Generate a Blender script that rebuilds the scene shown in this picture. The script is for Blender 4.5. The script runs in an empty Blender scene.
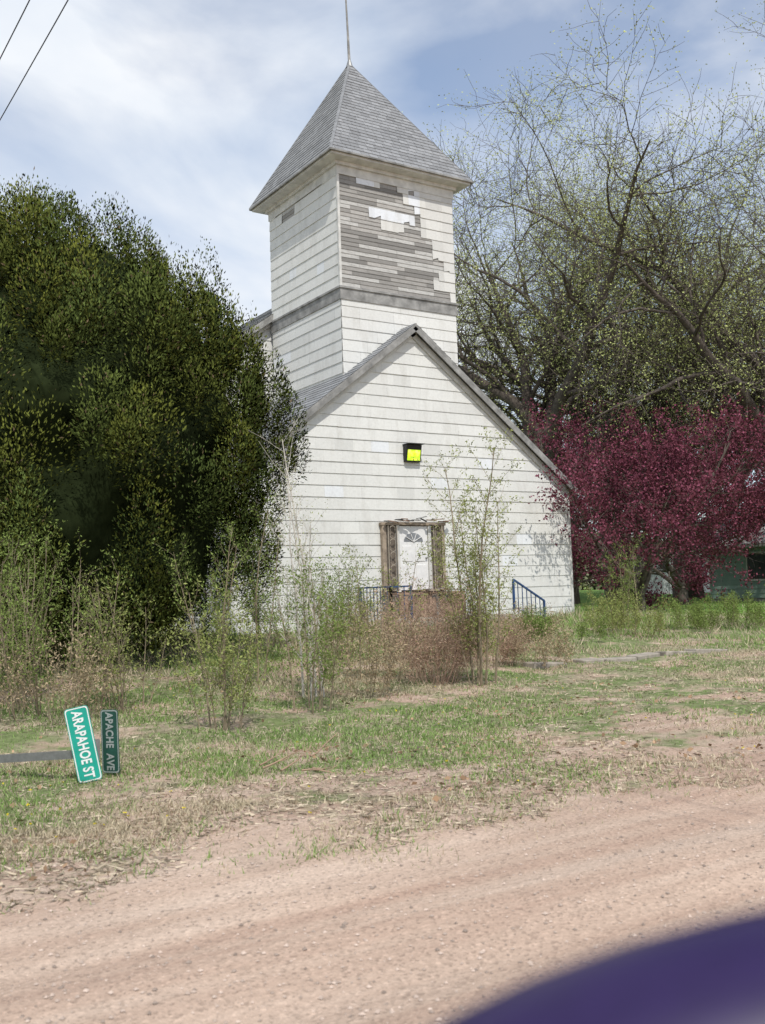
import bpy, math, random
import numpy as np
from mathutils import Vector, Matrix

scene = bpy.context.scene
scene.view_settings.view_transform = 'Standard'
scene.view_settings.look = 'None'
scene.view_settings.exposure = 0
rs = np.random.RandomState(7)
random.seed(7)
CA, SA = math.cos(math.radians(33)), math.sin(math.radians(33))

def W(X, Y):
    """plan coordinates (right of / ahead of the viewer) -> world plan (along road, away from road)"""
    return (CA*X + SA*Y, -SA*X + CA*Y)

# ---------------------------------------------------------------- noise / terrain
_tab = np.random.RandomState(3).rand(256, 256)
def vn(x, y):
    x = np.asarray(x, float); y = np.asarray(y, float)
    xi = np.floor(x).astype(int); yi = np.floor(y).astype(int)
    fx = x-xi; fy = y-yi
    fx = fx*fx*(3-2*fx); fy = fy*fy*(3-2*fy)
    a = _tab[xi % 256, yi % 256]; b = _tab[(xi+1) % 256, yi % 256]
    c = _tab[xi % 256, (yi+1) % 256]; d = _tab[(xi+1) % 256, (yi+1) % 256]
    return (a*(1-fx)+b*fx)*(1-fy)+(c*(1-fx)+d*fx)*fy
def fbm(x, y, o=3):
    s = 0; a = .5; t = 0
    for i in range(o):
        s = s+a*vn(x*2**i+17*i, y*2**i+31*i); t += a; a *= .5
    return s/t
def ss(a, b, x):
    t = np.clip((np.asarray(x, float)-a)/(b-a), 0, 1)
    return t*t*(3-2*t)
def gz(u, v):
    u = np.asarray(u, float); v = np.asarray(v, float)
    side = ss(4.4, 6.3, v)+ss(-3.0, -4.6, v)
    z = -.06+.09*side+(fbm(u*.9, v*.9)-.5)*.11*np.clip(side+.35, 0, 1)+(vn(u*5, v*5)-.5)*.02
    z = z+.55*ss(9, 23, v)+.5*ss(28, 60, v)
    return z
def G(u, v):
    return float(gz(u, v))

# ---------------------------------------------------------------- materials
def newmat(name):
    m = bpy.data.materials.new(name); m.use_nodes = True
    nt = m.node_tree
    b = nt.nodes['Principled BSDF']
    return m, nt, b
def noise(nt, scale, detail=4, rough=.55, vec=None, dist=0):
    n = nt.nodes.new('ShaderNodeTexNoise')
    n.inputs['Scale'].default_value = scale; n.inputs['Detail'].default_value = detail
    n.inputs['Roughness'].default_value = rough; n.inputs['Distortion'].default_value = dist
    if vec is not None: nt.links.new(vec, n.inputs['Vector'])
    return n.outputs['Fac']
def ramp(nt, fac, stops):
    r = nt.nodes.new('ShaderNodeValToRGB')
    e = r.color_ramp.elements
    while len(e) < len(stops): e.new(.5)
    for el, (p, c) in zip(e, stops):
        el.position = p
        el.color = (c[0], c[1], c[2], 1) if hasattr(c, '__len__') else (c, c, c, 1)
    nt.links.new(fac, r.inputs['Fac'])
    return r.outputs['Color']
def mix(nt, fac, a, b, mode='MIX'):
    m = nt.nodes.new('ShaderNodeMix'); m.data_type = 'RGBA'; m.blend_type = mode
    for sock, val in ((m.inputs[0], fac), (m.inputs[6], a), (m.inputs[7], b)):
        if hasattr(val, 'links'): nt.links.new(val, sock)
        elif hasattr(val, '__len__'): sock.default_value = (val[0], val[1], val[2], 1)
        else: sock.default_value = val
    return m.outputs[2]
def math_(nt, op, a, b=None, clamp=False):
    m = nt.nodes.new('ShaderNodeMath'); m.operation = op; m.use_clamp = clamp
    for i, val in enumerate((a, b)):
        if val is None: continue
        if hasattr(val, 'links'): nt.links.new(val, m.inputs[i])
        else: m.inputs[i].default_value = val
    return m.outputs[0]
def bump(nt, b, h, strength=.3, dist=.02):
    n = nt.nodes.new('ShaderNodeBump'); n.inputs['Strength'].default_value = strength
    n.inputs['Distance'].default_value = dist
    nt.links.new(h, n.inputs['Height']); nt.links.new(n.outputs[0], b.inputs['Normal'])
def objco(nt, scale=(1, 1, 1)):
    g = nt.nodes.new('ShaderNodeNewGeometry')
    mp = nt.nodes.new('ShaderNodeMapping'); mp.inputs['Scale'].default_value = scale
    nt.links.new(g.outputs['Position'], mp.inputs['Vector'])
    return mp.outputs['Vector']

def plain(name, col, rough=.7, metal=0, var=.25, nscale=6, bstr=.15, spec=.3):
    m, nt, b = newmat(name)
    f = noise(nt, nscale, 4, .6, objco(nt))
    c0 = [c*(1-var) for c in col]; c1 = [min(1, c*(1+var*.6)) for c in col]
    nt.links.new(ramp(nt, f, [(.3, c0), (.7, c1)]), b.inputs['Base Color'])
    b.inputs['Roughness'].default_value = rough; b.inputs['Metallic'].default_value = metal
    b.inputs['Specular IOR Level'].default_value = spec
    if bstr: bump(nt, b, noise(nt, nscale*8, 3, .6, objco(nt)), bstr, .01)
    return m
def attrmat(name, rough=.75, stain=None, stain_scale=(1.2, 1.2, .35), bstr=0, spec=.3, smax=.75, speck=.80):
    m, nt, b = newmat(name)
    a = nt.nodes.new('ShaderNodeAttribute'); a.attribute_name = 'Col'
    c = a.outputs['Color']
    if stain:
        v = objco(nt, stain_scale)
        f = noise(nt, 2.2, 7, .65, v)
        c = mix(nt, ramp(nt, f, [(.50, 0), (.80, smax)]), c, stain)
        f2 = noise(nt, 14, 5, .7, objco(nt))
        c = mix(nt, 1.0, c, ramp(nt, f2, [(.25, speck), (.6, 1.0)]), 'MULTIPLY')
        if bstr: bump(nt, b, noise(nt, 45, 4, .6, objco(nt)), bstr, .01)
    nt.links.new(c, b.inputs['Base Color'])
    b.inputs['Roughness'].default_value = rough
    b.inputs['Specular IOR Level'].default_value = spec
    return m
def leafmat(name, trans=0, nrm=False):
    m = bpy.data.materials.new(name); m.use_nodes = True; nt = m.node_tree
    nt.nodes.remove(nt.nodes['Principled BSDF'])
    a = nt.nodes.new('ShaderNodeAttribute'); a.attribute_name = 'Col'
    d = nt.nodes.new('ShaderNodeBsdfDiffuse'); nt.links.new(a.outputs['Color'], d.inputs['Color'])
    o = d.outputs[0]
    if nrm:
        q = nt.nodes.new('ShaderNodeAttribute'); q.attribute_name = 'Nrm'
        vm = nt.nodes.new('ShaderNodeVectorMath'); vm.operation = 'NORMALIZE'
        nt.links.new(q.outputs['Vector'], vm.inputs[0]); nt.links.new(vm.outputs[0], d.inputs['Normal'])
    if trans:
        t = nt.nodes.new('ShaderNodeBsdfTranslucent'); nt.links.new(a.outputs['Color'], t.inputs['Color'])
        mx = nt.nodes.new('ShaderNodeMixShader'); mx.inputs[0].default_value = trans
        nt.links.new(d.outputs[0], mx.inputs[1]); nt.links.new(t.outputs[0], mx.inputs[2]); o = mx.outputs[0]
    nt.links.new(o, nt.nodes['Material Output'].inputs['Surface'])
    return m

M_paint = attrmat('painted_siding', .6, (.44, .42, .37), bstr=.12, smax=.55, speck=.88)
M_wood = attrmat('weathered_wood', .85, (.20, .19, .175), (2, 2, 9), bstr=.4)
M_roof = attrmat('asphalt_shingles', .9, (.17, .17, .17), bstr=.4, smax=.5)
M_trim = plain('white_trim', (.62, .61, .57), .6, 0, .25, 3)
M_trimg = plain('grey_weathered_trim', (.29, .285, .27), .8, 0, .5, 3)
M_body = plain('dark_sheathing', (.24, .23, .21), .9)
M_conc = plain('concrete', (.34, .30, .25), .9, 0, .35, 5, .4)
M_rust = plain('brown_porch_boards', (.30, .20, .145), .9, 0, .45, 4, .4)
M_frame = plain('weathered_door_frame', (.36, .29, .22), .8, 0, .5, 5, .3)
M_door = plain('door_paint', (.74, .73, .71), .5, 0, .1)
M_rail = plain('blue_iron', (.035, .08, .19), .5, .2, .3)
M_black = plain('black_metal', (.03, .03, .03), .5, .2)
M_steel = plain('galvanised_steel', (.30, .30, .29), .45, .7, .2, 20)
M_leaf = leafmat('foliage', .2)
M_bud = leafmat('bud_foliage')
M_jun = leafmat('juniper_foliage', 0, True)
M_grass = leafmat('grass_blades')
M_bark = plain('bark', (.125, .105, .088), .95, 0, .45, 4, 0, .1)
M_bark2 = plain('pale_bark', (.50, .46, .40), .9, 0, .3, 10, 0)
M_stem = plain('shrub_stem', (.26, .21, .14), .9, 0, .3, 10, 0)
M_core = plain('juniper_shade_core', (.020, .027, .011), 1, 0, .5, 4, 0, 0)  # near-black, so gaps between the plumes read as shade
m, nt, b = newmat('window_glass'); b.inputs['Roughness'].default_value = .12; M_glass = m
f = noise(nt, 3, 3); nt.links.new(ramp(nt, f, [(.3, (.02, .022, .025)), (.8, (.06, .065, .07))]), b.inputs['Base Color'])

# ---------------------------------------------------------------- mesh helpers
def link(o, parent=None):
    scene.collection.objects.link(o)
    if parent is not None: o.parent = parent
    return o
def empty(name, loc=(0, 0, 0)):
    o = bpy.data.objects.new(name, None); o.location = loc
    scene.collection.objects.link(o); return o
def mk(name, V, F, mat, parent=None, cols=None, smooth=False):
    me = bpy.data.meshes.new(name)
    me.from_pydata([tuple(v) for v in V], [], F)
    if cols is not None:
        a = me.color_attributes.new('Col', 'FLOAT_COLOR', 'POINT')
        c = np.ones((len(V), 4), np.float32); c[:, :3] = cols
        a.data.foreach_set('color', c.ravel())
    me.materials.append(mat)
    if smooth: me.shade_smooth()
    me.update()
    return link(bpy.data.objects.new(name, me), parent)
def fastmesh(name, V, k, mat, cols, nrm=None):
    N = len(V)
    me = bpy.data.meshes.new(name)
    me.vertices.add(N*k); me.vertices.foreach_set('co', np.ascontiguousarray(V, np.float32).ravel())
    me.loops.add(N*k); me.loops.foreach_set('vertex_index', np.arange(N*k, dtype=np.int32))
    me.polygons.add(N); me.polygons.foreach_set('loop_start', np.arange(0, N*k, k, dtype=np.int32))
    try: me.polygons.foreach_set('loop_total', np.full(N, k, np.int32))
    except Exception: pass
    me.update(calc_edges=True)
    a = me.color_attributes.new('Col', 'FLOAT_COLOR', 'POINT')
    c = np.ones((N, k, 4), np.float32); c[:, :, :3] = np.asarray(cols)[:, None, :]
    a.data.foreach_set('color', c.ravel())
    if nrm is not None:
        a = me.attributes.new('Nrm', 'FLOAT_VECTOR', 'POINT')
        a.data.foreach_set('vector', np.repeat(np.asarray(nrm, np.float32), k, 0).ravel())
    me.materials.append(mat)
    return me
def norm(a):
    return a/np.maximum(np.linalg.norm(a, axis=-1, keepdims=True), 1e-9)
def leaves(P, D, L, Wd, rng, nrm=None):
    D = norm(D)*L[:, None]
    if nrm is None:
        S = norm(np.cross(D, rng.normal(size=P.shape)))*Wd[:, None]
    else:   # lie roughly across the given normal, wound so that the face looks outwards
        S = norm(np.cross(nrm+rng.normal(size=P.shape)*.45, D))*Wd[:, None]
    Q = np.stack([P, P+.45*D-S, P+D, P+.45*D+S], 1)
    if nrm is not None:
        fn = np.cross(Q[:, 1]-Q[:, 0], Q[:, 3]-Q[:, 0])
        bad = (fn*nrm).sum(1) < 0
        Q[bad] = Q[bad][:, [0, 3, 2, 1]]
    return Q
def blades(P, D, L, Wd, rng):
    D = norm(D)*L[:, None]
    S = norm(np.cross(D, rng.normal(size=P.shape)))*Wd[:, None]
    return np.stack([P-S, P+S, P+D], 1)

def boxmesh(x0, x1, y0, y1, z0, z1):
    V = [(x0, y0, z0), (x1, y0, z0), (x1, y1, z0), (x0, y1, z0), (x0, y0, z1), (x1, y0, z1), (x1, y1, z1), (x0, y1, z1)]
    F = [(0, 3, 2, 1), (4, 5, 6, 7), (0, 1, 5, 4), (1, 2, 6, 5), (2, 3, 7, 6), (3, 0, 4, 7)]
    return V, F
def box(name, x0, x1, y0, y1, z0, z1, mat, parent=None, bev=0):
    V, F = boxmesh(x0, x1, y0, y1, z0, z1)
    o = mk(name, V, F, mat, parent)
    if bev:
        md = o.modifiers.new('b', 'BEVEL'); md.width = bev; md.segments = 2
    return o
def beam(name, a, b, w, h, mat, parent=None, up=(0, 0, 1)):
    a = Vector(a); b = Vector(b); d = (b-a).normalized(); up = Vector(up)
    s = d.cross(up)
    if s.length < 1e-4: s = d.cross(Vector((1, 0, 0)))
    s.normalize(); t = s.cross(d).normalized()
    V = []
    for p in (a, b):
        for i, j in ((-1, -1), (1, -1), (1, 1), (-1, 1)):
            V.append(p+s*(i*w/2)+t*(j*h/2))
    return mk(name, V, [(0, 1, 2, 3), (7, 6, 5, 4), (0, 4, 5, 1), (1, 5, 6, 2), (2, 6, 7, 3), (3, 7, 4, 0)], mat, parent)

def tubes(polys, sides):
    V = []; F = []
    for pts, rad, lvl in polys:
        k = sides[min(lvl, len(sides)-1)]
        o = len(V); n = len(pts)
        d = (pts[1]-pts[0]).normalized()
        ref = Vector((0, 0, 1)) if abs(d.z) < .9 else Vector((1, 0, 0))
        for i in range(n):
            if i < n-1: d = (pts[i+1]-pts[i])
            if i > 0: d = d+(pts[i]-pts[i-1])
            d = d.normalized()
            s = d.cross(ref).normalized(); t = s.cross(d)
            for j in range(k):
                a = 2*math.pi*j/k
                V.append(pts[i]+(s*math.cos(a)+t*math.sin(a))*rad[i])
        for i in range(n-1):
            for j in range(k):
                a = o+i*k+j; b_ = o+i*k+(j+1) % k
                F.append((a, b_, b_+k, a+k))
    return V, F

def grow(out, tips, p, d, L, r, lvl, P):
    n = P['seg'][lvl]
    pts = [p.copy()]; rad = [r]; dirs = [d.copy()]
    wob = P['wob'][lvl]; tr = P['trop'][lvl]
    rend = r*P['taper'][lvl]
    for i in range(n):
        d = d+Vector((random.gauss(0, wob), random.gauss(0, wob), random.gauss(0, wob)+tr))
        d.normalize()
        p = p+d*(L/n)
        pts.append(p.copy()); rad.append(r+(rend-r)*(i+1)/n); dirs.append(d.copy())
    out.append((pts, rad, lvl))
    if lvl >= P['leaf']:
        for i in range(1, n+1): tips.append((pts[i], dirs[i]))
    if lvl+1 < len(P['seg']):
        k = P['nch'][lvl]; az = random.random()*6.28
        for c in range(k):
            t = P['start'][lvl]+(1-P['start'][lvl])*(c+random.random()*.8)/k
            t = min(t, 1.0)
            x = t*n; i = min(int(x), n-1); fr = x-i
            q = pts[i].lerp(pts[i+1], fr); dd = dirs[i+1]
            az += 2.4+random.uniform(-.5, .5)
            ref = Vector((0, 0, 1)) if abs(dd.z) < .9 else Vector((1, 0, 0))
            s = dd.cross(ref).normalized(); tt = s.cross(dd)
            ang = math.radians(P['ang'][lvl]*random.uniform(.65, 1.3))
            nd = dd*math.cos(ang)+(s*math.cos(az)+tt*math.sin(az))*math.sin(ang)
            rr = (rad[i]+(rad[i+1]-rad[i])*fr)*P['rr'][lvl]
            if 'rmin' in P: rr = max(rr, P['rmin'][lvl+1])
            LL = P['len'][lvl+1]*random.uniform(.65, 1.2)*(1.15-.45*t if lvl > 0 else 1)
            grow(out, tips, q, nd, LL, rr, lvl+1, P)

# ---------------------------------------------------------------- ground
def axis(lo, hi, step, far, g=1.25):
    mid = list(np.arange(lo, hi, step)); a = []; x = lo; s = step
    while x > -far: s *= g; x -= s; a.append(x)
    b_ = []; x = mid[-1]; s = step
    while x < far: s *= g; x += s; b_.append(x)
    return np.array(a[::-1]+mid+b_)
def sheet(name, us, vs, zf, mat):
    U, Vv = np.meshgrid(us, vs); Z = zf(U, Vv)
    nU, nV = len(us), len(vs)
    co = np.stack([U, Vv, Z], -1).reshape(-1, 3)
    idx = np.arange(nU*nV).reshape(nV, nU)
    q = np.stack([idx[:-1, :-1], idx[:-1, 1:], idx[1:, 1:], idx[1:, :-1]], -1).reshape(-1, 4)
    me = bpy.data.meshes.new(name)
    me.vertices.add(len(co)); me.vertices.foreach_set('co', co.astype(np.float32).ravel())
    me.loops.add(q.size); me.loops.foreach_set('vertex_index', q.astype(np.int32).ravel())
    me.polygons.add(len(q)); me.polygons.foreach_set('loop_start', np.arange(0, q.size, 4, dtype=np.int32))
    try: me.polygons.foreach_set('loop_total', np.full(len(q), 4, np.int32))
    except Exception: pass
    me.update(calc_edges=True); me.shade_smooth()
    me.materials.append(mat)
    return link(bpy.data.objects.new(name, me))

def dirt_color(nt):
    st = objco(nt, (.18, 2.2, 1))
    f1 = noise(nt, 1.2, 5, .5, st)
    c = ramp(nt, f1, [(.32, (.42, .29, .22)), (.5, (.50, .37, .285)), (.68, (.585, .455, .36))])
    f0 = noise(nt, .5, 3, .5, objco(nt))
    c = mix(nt, 1.0, c, ramp(nt, f0, [(.35, .92), (.65, 1.05)]), 'MULTIPLY')
    vo = nt.nodes.new('ShaderNodeTexVoronoi'); vo.inputs['Scale'].default_value = 60
    nt.links.new(objco(nt), vo.inputs['Vector'])
    sp = nt.nodes.new('ShaderNodeSeparateColor'); nt.links.new(vo.outputs['Color'], sp.inputs[0])
    c = mix(nt, 1.0, c, ramp(nt, sp.outputs[0], [(.0, .68), (.25, .96), (.85, 1.0), (1, 1.18)]), 'MULTIPLY')
    f3 = noise(nt, 26, 5, .75, objco(nt))
    c = mix(nt, 1.0, c, ramp(nt, f3, [(.3, .84), (.7, 1.08)]), 'MULTIPLY')
    return c, f3, vo.outputs['Distance']
m, nt, b = newmat('dirt_road')
c, f3, vd = dirt_color(nt)
nt.links.new(c, b.inputs['Base Color']); b.inputs['Roughness'].default_value = .95; b.inputs['Specular IOR Level'].default_value = .15
bump(nt, b, math_(nt, 'ADD', f3, vd), .4, .015)
M_road = m
m, nt, b = newmat('rough_ground')
c, f3, vd = dirt_color(nt)
pos = nt.nodes.new('ShaderNodeNewGeometry'); sx = nt.nodes.new('ShaderNodeSeparateXYZ'); nt.links.new(pos.outputs['Position'], sx.inputs[0])
fdry = noise(nt, .8, 6, .65, objco(nt))
fine = noise(nt, 9, 6, .75, objco(nt))
dry = ramp(nt, fine, [(.3, (.18, .15, .10)), (.5, (.33, .28, .195)), (.72, (.46, .40, .29))])
grn = ramp(nt, fine, [(.3, (.07, .10, .035)), (.55, (.16, .22, .075)), (.75, (.29, .32, .14))])
gm = ramp(nt, noise(nt, 1.0, 6, .7, objco(nt)), [(.38, 0), (.52, .85)])
veg = mix(nt, gm, dry, grn)
edge = math_(nt, 'MULTIPLY', math_(nt, 'SUBTRACT', sx.outputs['Y'], 5.1), .22, True)
dm = math_(nt, 'SUBTRACT', math_(nt, 'ADD', fdry, .22), math_(nt, 'MULTIPLY', edge, .225))
bare = ramp(nt, dm, [(.50, 0), (.59, 1)])
tot = mix(nt, bare, veg, c)
lx = math_(nt, 'MULTIPLY', math_(nt, 'SUBTRACT', sx.outputs['X'], 25), .35, True)
ly = math_(nt, 'MULTIPLY', math_(nt, 'SUBTRACT', sx.outputs['Y'], 18), .25, True)
lawn = ramp(nt, fine, [(.3, (.10, .19, .04)), (.7, (.22, .37, .09))])
tot = mix(nt, math_(nt, 'MULTIPLY', math_(nt, 'MULTIPLY', lx, ly), .9), tot, lawn)
nt.links.new(tot, b.inputs['Base Color']); b.inputs['Roughness'].default_value = 1; b.inputs['Specular IOR Level'].default_value = .1
bump(nt, b, math_(nt, 'ADD', fine, f3), .7, .03)
M_ground = m

sheet('ground', axis(-6, 34, .16, 700), axis(3, 30, .16, 700), gz, M_ground)
def rz(u, v):
    u = np.asarray(u, float)
    w = v+.22*np.sin(u*.22)
    r = 0
    for c0, h_, s_ in ((4.35, .022, .22), (3.75, -.028, .17), (3.25, .014, .15), (2.3, -.026, .17), (1.9, .016, .15), (1.2, .014, .25), (4.75, -.012, .12), (2.75, -.01, .1)):
        r = r+h_*np.exp(-((w-c0)/s_)**2)
    return r+(fbm(u*.8, v*2)-.5)*.03+(fbm(u*.35+9, v*9)-.5)*.014+(vn(u*9, v*9)-.5)*.006
sheet('dirt_road', axis(-6, 22, .12, 300), np.arange(-4.4, 6.5, .07), rz, M_road)

# ---- gravel
N = 24000
Y = 2.6+rs.rand(N)**1.3*8; X = (rs.rand(N)-.5)*1.1*Y
u, v = CA*X+SA*Y, -SA*X+CA*Y
k = (v > -1) & (v < 7.0); u, v = u[k], v[k]; N = len(u)
s = .0022+.012*rs.rand(N)**6+.0015*rs.rand(N)
base = np.array([(1, 0, 0), (0, 1, 0), (-1, 0, 0), (0, -1, 0), (0, 0, .7), (0, 0, -.5)], float)
V = base[None]*s[:, None, None]*(0.7+.6*rs.rand(N, 6, 1))
a = rs.rand(N)*6.28; ca, sa = np.cos(a)[:, None], np.sin(a)[:, None]
V = np.stack([V[..., 0]*ca-V[..., 1]*sa, V[..., 0]*sa+V[..., 1]*ca, V[..., 2]], -1)
z = np.maximum(rz(u, v), gz(u, v))
V += np.stack([u, v, z+s*.2], -1)[:, None, :]
tri = [(0, 1, 4), (1, 2, 4), (2, 3, 4), (3, 0, 4)]
TV = np.concatenate([V[:, t, :] for t in tri], 0)
sh = .5+.8*rs.rand(N)
pc = np.stack([.47*sh, .375*sh, .31*sh], -1)
me = fastmesh('gravel', TV, 3, attrmat('gravel_stone', .9), np.tile(pc, (4, 1)))
link(bpy.data.objects.new('gravel', me))

# ---------------------------------------------------------------- grass
def scatter_grass():
    nc = 30000
    Y = 4.6*np.exp(rs.rand(nc)*math.log(48/4.6)); X = (rs.rand(nc)-.5)*1.15*Y
    u, v = CA*X+SA*Y, -SA*X+CA*Y
    bare = fbm(u*.5+5, v*.7+9, 3)
    vv = v+(fbm(u*1.3, v*1.3)-.5)*2.0
    keep = (vv > 5.2) & ((bare > .42) | (rs.rand(nc) < .12)) & (rs.rand(nc) < .15+.85*ss(5.2, 8.5, vv))
    keep &= ~((u > 11.0) & (u < 23.4) & (v > 24.4))
    u, v = u[keep], v[keep]; Y = Y[keep]
    nb = 17; n = len(u)
    g = fbm(u*.55+40, v*.55+3, 3)+(rs.rand(n)-.5)*.3
    lawn = (u > 25) & (v > 19)
    green = (g > .40) | lawn
    tall = ss(13.5, 20, v+(fbm(u*.4, v*.4+70)-.5)*6)
    tall = np.where(lawn, .1, tall)
    tall = np.where((v > 22) & (u < 24), 1.5, tall)
    hh = (.025+.045*rs.rand(n))*(1+3.8*tall*rs.rand(n)**.6)
    spread = .05+.006*Y
    U = np.repeat(u, nb)+rs.normal(size=n*nb)*np.repeat(spread, nb)
    Vv = np.repeat(v, nb)+rs.normal(size=n*nb)*np.repeat(spread, nb)
    D = np.stack([rs.normal(size=n*nb)*.5, rs.normal(size=n*nb)*.5, .75+.3*rs.rand(n*nb)], -1)
    L = np.repeat(hh, nb)*(.5+rs.rand(n*nb))
    Wd = .0022+.00028*np.repeat(Y, nb)+.001*rs.rand(n*nb)
    P = np.stack([U, Vv, gz(U, Vv)-.005], -1)
    B = blades(P, D, L, Wd, rs)
    gr = np.repeat(green, nb) & (rs.rand(n*nb) < .78)
    sh = (.6+.8*rs.rand(n*nb))[:, None]
    lw = np.repeat(lawn, nb)[:, None]
    cg = np.where(lw, np.array([.20, .36, .08]), np.array([.19, .28, .085]))*sh; cd = np.array([.44, .375, .26])*sh
    c = np.where(gr[:, None], cg, cd)
    return B, c
B, c = scatter_grass()
n = 70000
Y = 4.6*np.exp(rs.rand(n)*math.log(26/4.6)); X = (rs.rand(n)-.5)*1.15*Y
u, v = CA*X+SA*Y, -SA*X+CA*Y
k = (v+(fbm(u*1.3, v*1.3)-.5)*1.8 > 5.3) & (fbm(u*.7+11, v*.7, 3)+.3*(rs.rand(n)-.5) > .43); u, v, Y = u[k], v[k], Y[k]; n = len(u)
P = np.stack([u, v, gz(u, v)+.008], -1)
D = np.stack([rs.normal(size=n), rs.normal(size=n), rs.normal(size=n)*.12+.03], -1)
L = .03+.08*rs.rand(n)
B2 = blades(P, D, L, .003+.006*rs.rand(n), rs)
c2 = np.array([.50, .42, .31])*(.3+.95*rs.rand(n))[:, None]
me = fastmesh('grass', np.concatenate([B, B2]), 3, M_grass, np.concatenate([c, c2]))
link(bpy.data.objects.new('grass', me))

# dead leaf litter
n = 2600; Y = 5.5+rs.rand(n)*11; X = (rs.rand(n)-.5)*1.1*Y; u, v = CA*X+SA*Y, -SA*X+CA*Y
k = (v > 6) & (fbm(u*.8+3, v*.8+55, 2)+.25*(rs.rand(n)-.5) > .55); u, v = u[k], v[k]; n = len(u)
P = np.stack([u, v, gz(u, v)+.02], -1)
me = fastmesh('dead_leaves', leaves(P, rs.normal(size=P.shape)*[1, 1, .25], .03+.05*rs.rand(n), .012+.014*rs.rand(n), rs), 4, M_grass, np.array([.36, .24, .15])*(.5+.9*rs.rand(n))[:, None])
link(bpy.data.objects.new('dead_leaves', me))

# dandelions
n = 90; X = -3.5+rs.rand(n)*9; Y = 6.5+rs.rand(n)*10; X[:25] = -2.6+rs.normal(size=25)*.7; Y[:25] = 7.6+rs.normal(size=25)*.5
u, v = CA*X+SA*Y, -SA*X+CA*Y
k = v > 6; u, v = u[k], v[k]; n = len(u)
P = np.stack([u, v, gz(u, v)+.04], -1); P = np.repeat(P, 4, 0)
me = fastmesh('dandelions', leaves(P, rs.normal(size=P.shape)*[1, 1, .3], np.full(len(P), .016), np.full(len(P), .008), rs), 4, M_grass, np.tile([.62, .50, .04], (len(P), 1)))
link(bpy.data.objects.new('dandelions', me))

# ---------------------------------------------------------------- church
CH = empty('wooden_church')
def clip(sub, conv):
    out = sub
    n = len(conv)
    for i in range(n):
        a = conv[i]; b_ = conv[(i+1) % n]
        inp = out; out = []
        if not inp: break
        def side(p): return (b_[0]-a[0])*(p[1]-a[1])-(b_[1]-a[1])*(p[0]-a[0])
        for j in range(len(inp)):
            p = inp[j]; q = inp[(j+1) % len(inp)]
            sp, sq = side(p), side(q)
            if sp >= 0: out.append(p)
            if (sp >= 0) != (sq >= 0):
                t = sp/(sp-sq); out.append((p[0]+(q[0]-p[0])*t, p[1]+(q[1]-p[1])*t))
    return out
def shingles(name, O, Xd, Yd, Nn, poly, ch, cw, mat, parent, colfn, lift=.019, gap=.003, mask=None, y0=None, stagger=True, jit=0, var=0):
    O = Vector(O); Xd = Vector(Xd).normalized(); Yd = Vector(Yd).normalized(); Nn = Vector(Nn).normalized()
    xs = [p[0] for p in poly]; ys = [p[1] for p in poly]
    V = []; F = []; C = []
    row = 0; y = min(ys) if y0 is None else y0
    while y < max(ys)-1e-4:
        x = min(xs)-(cw*random.choice((.0, .3, .5, .7)) if stagger else 0)
        colm = 0; lf0 = lift*random.uniform(.8, 1.2)
        while x < max(xs):
            if mask is None or mask(row, colm, x, y):
                dy = random.uniform(-jit, jit)
                rect = [(x+gap/2, y+dy), (x+cw-gap/2, y+dy*(1+random.uniform(-.4, .4))), (x+cw-gap/2, y+ch), (x+gap/2, y+ch)]
                if var and random.random() < var:
                    cut = random.uniform(.1, .5)*ch; rect[0] = (rect[0][0], rect[0][1]+cut*random.random()); rect[1] = (rect[1][0], rect[1][1]+cut)
                pl = clip(rect, poly)
                if len(pl) >= 3:
                    o = len(V); col = colfn(row, colm)
                    lf = lf0*random.uniform(.9, 1.1)
                    for p in pl:
                        f_ = 1-(p[1]-y)/ch
                        V.append(O+Xd*p[0]+Yd*p[1]+Nn*(.003+lf*f_)); C.append(col)
                    F.append(tuple(range(o, o+len(pl))))
                    low = [i for i, p in enumerate(pl) if p[1] < y+.35*ch]
                    if len(low) == 2:
                        i, j = sorted(low, key=lambda q: pl[q][0])
                        w = len(V)
                        for q in (i, j):
                            V.append(O+Xd*pl[q][0]+Yd*pl[q][1]+Nn*.001); C.append(col)
                        F.append((w, w+1, o+j, o+i))
            x += cw; colm += 1
        y += ch; row += 1
    return mk(name, V, F, mat, parent, np.array(C))
def white(r, c):
    k = random.uniform(.955, 1.03)
    q = random.random()
    if q < .04: k *= .9
    if q > .975: return (.74, .755, .76)
    return (.705*k, .70*k, .66*k)
def rooff(r, c):
    k = random.uniform(.8, 1.15); return (.27*k, .275*k, .28*k)
def woodc(r, c):
    k = random.uniform(.6, 1.25)
    if random.random() < .2: return (.50, .49, .46)
    return (.35*k, .335*k, .31*k)

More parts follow.
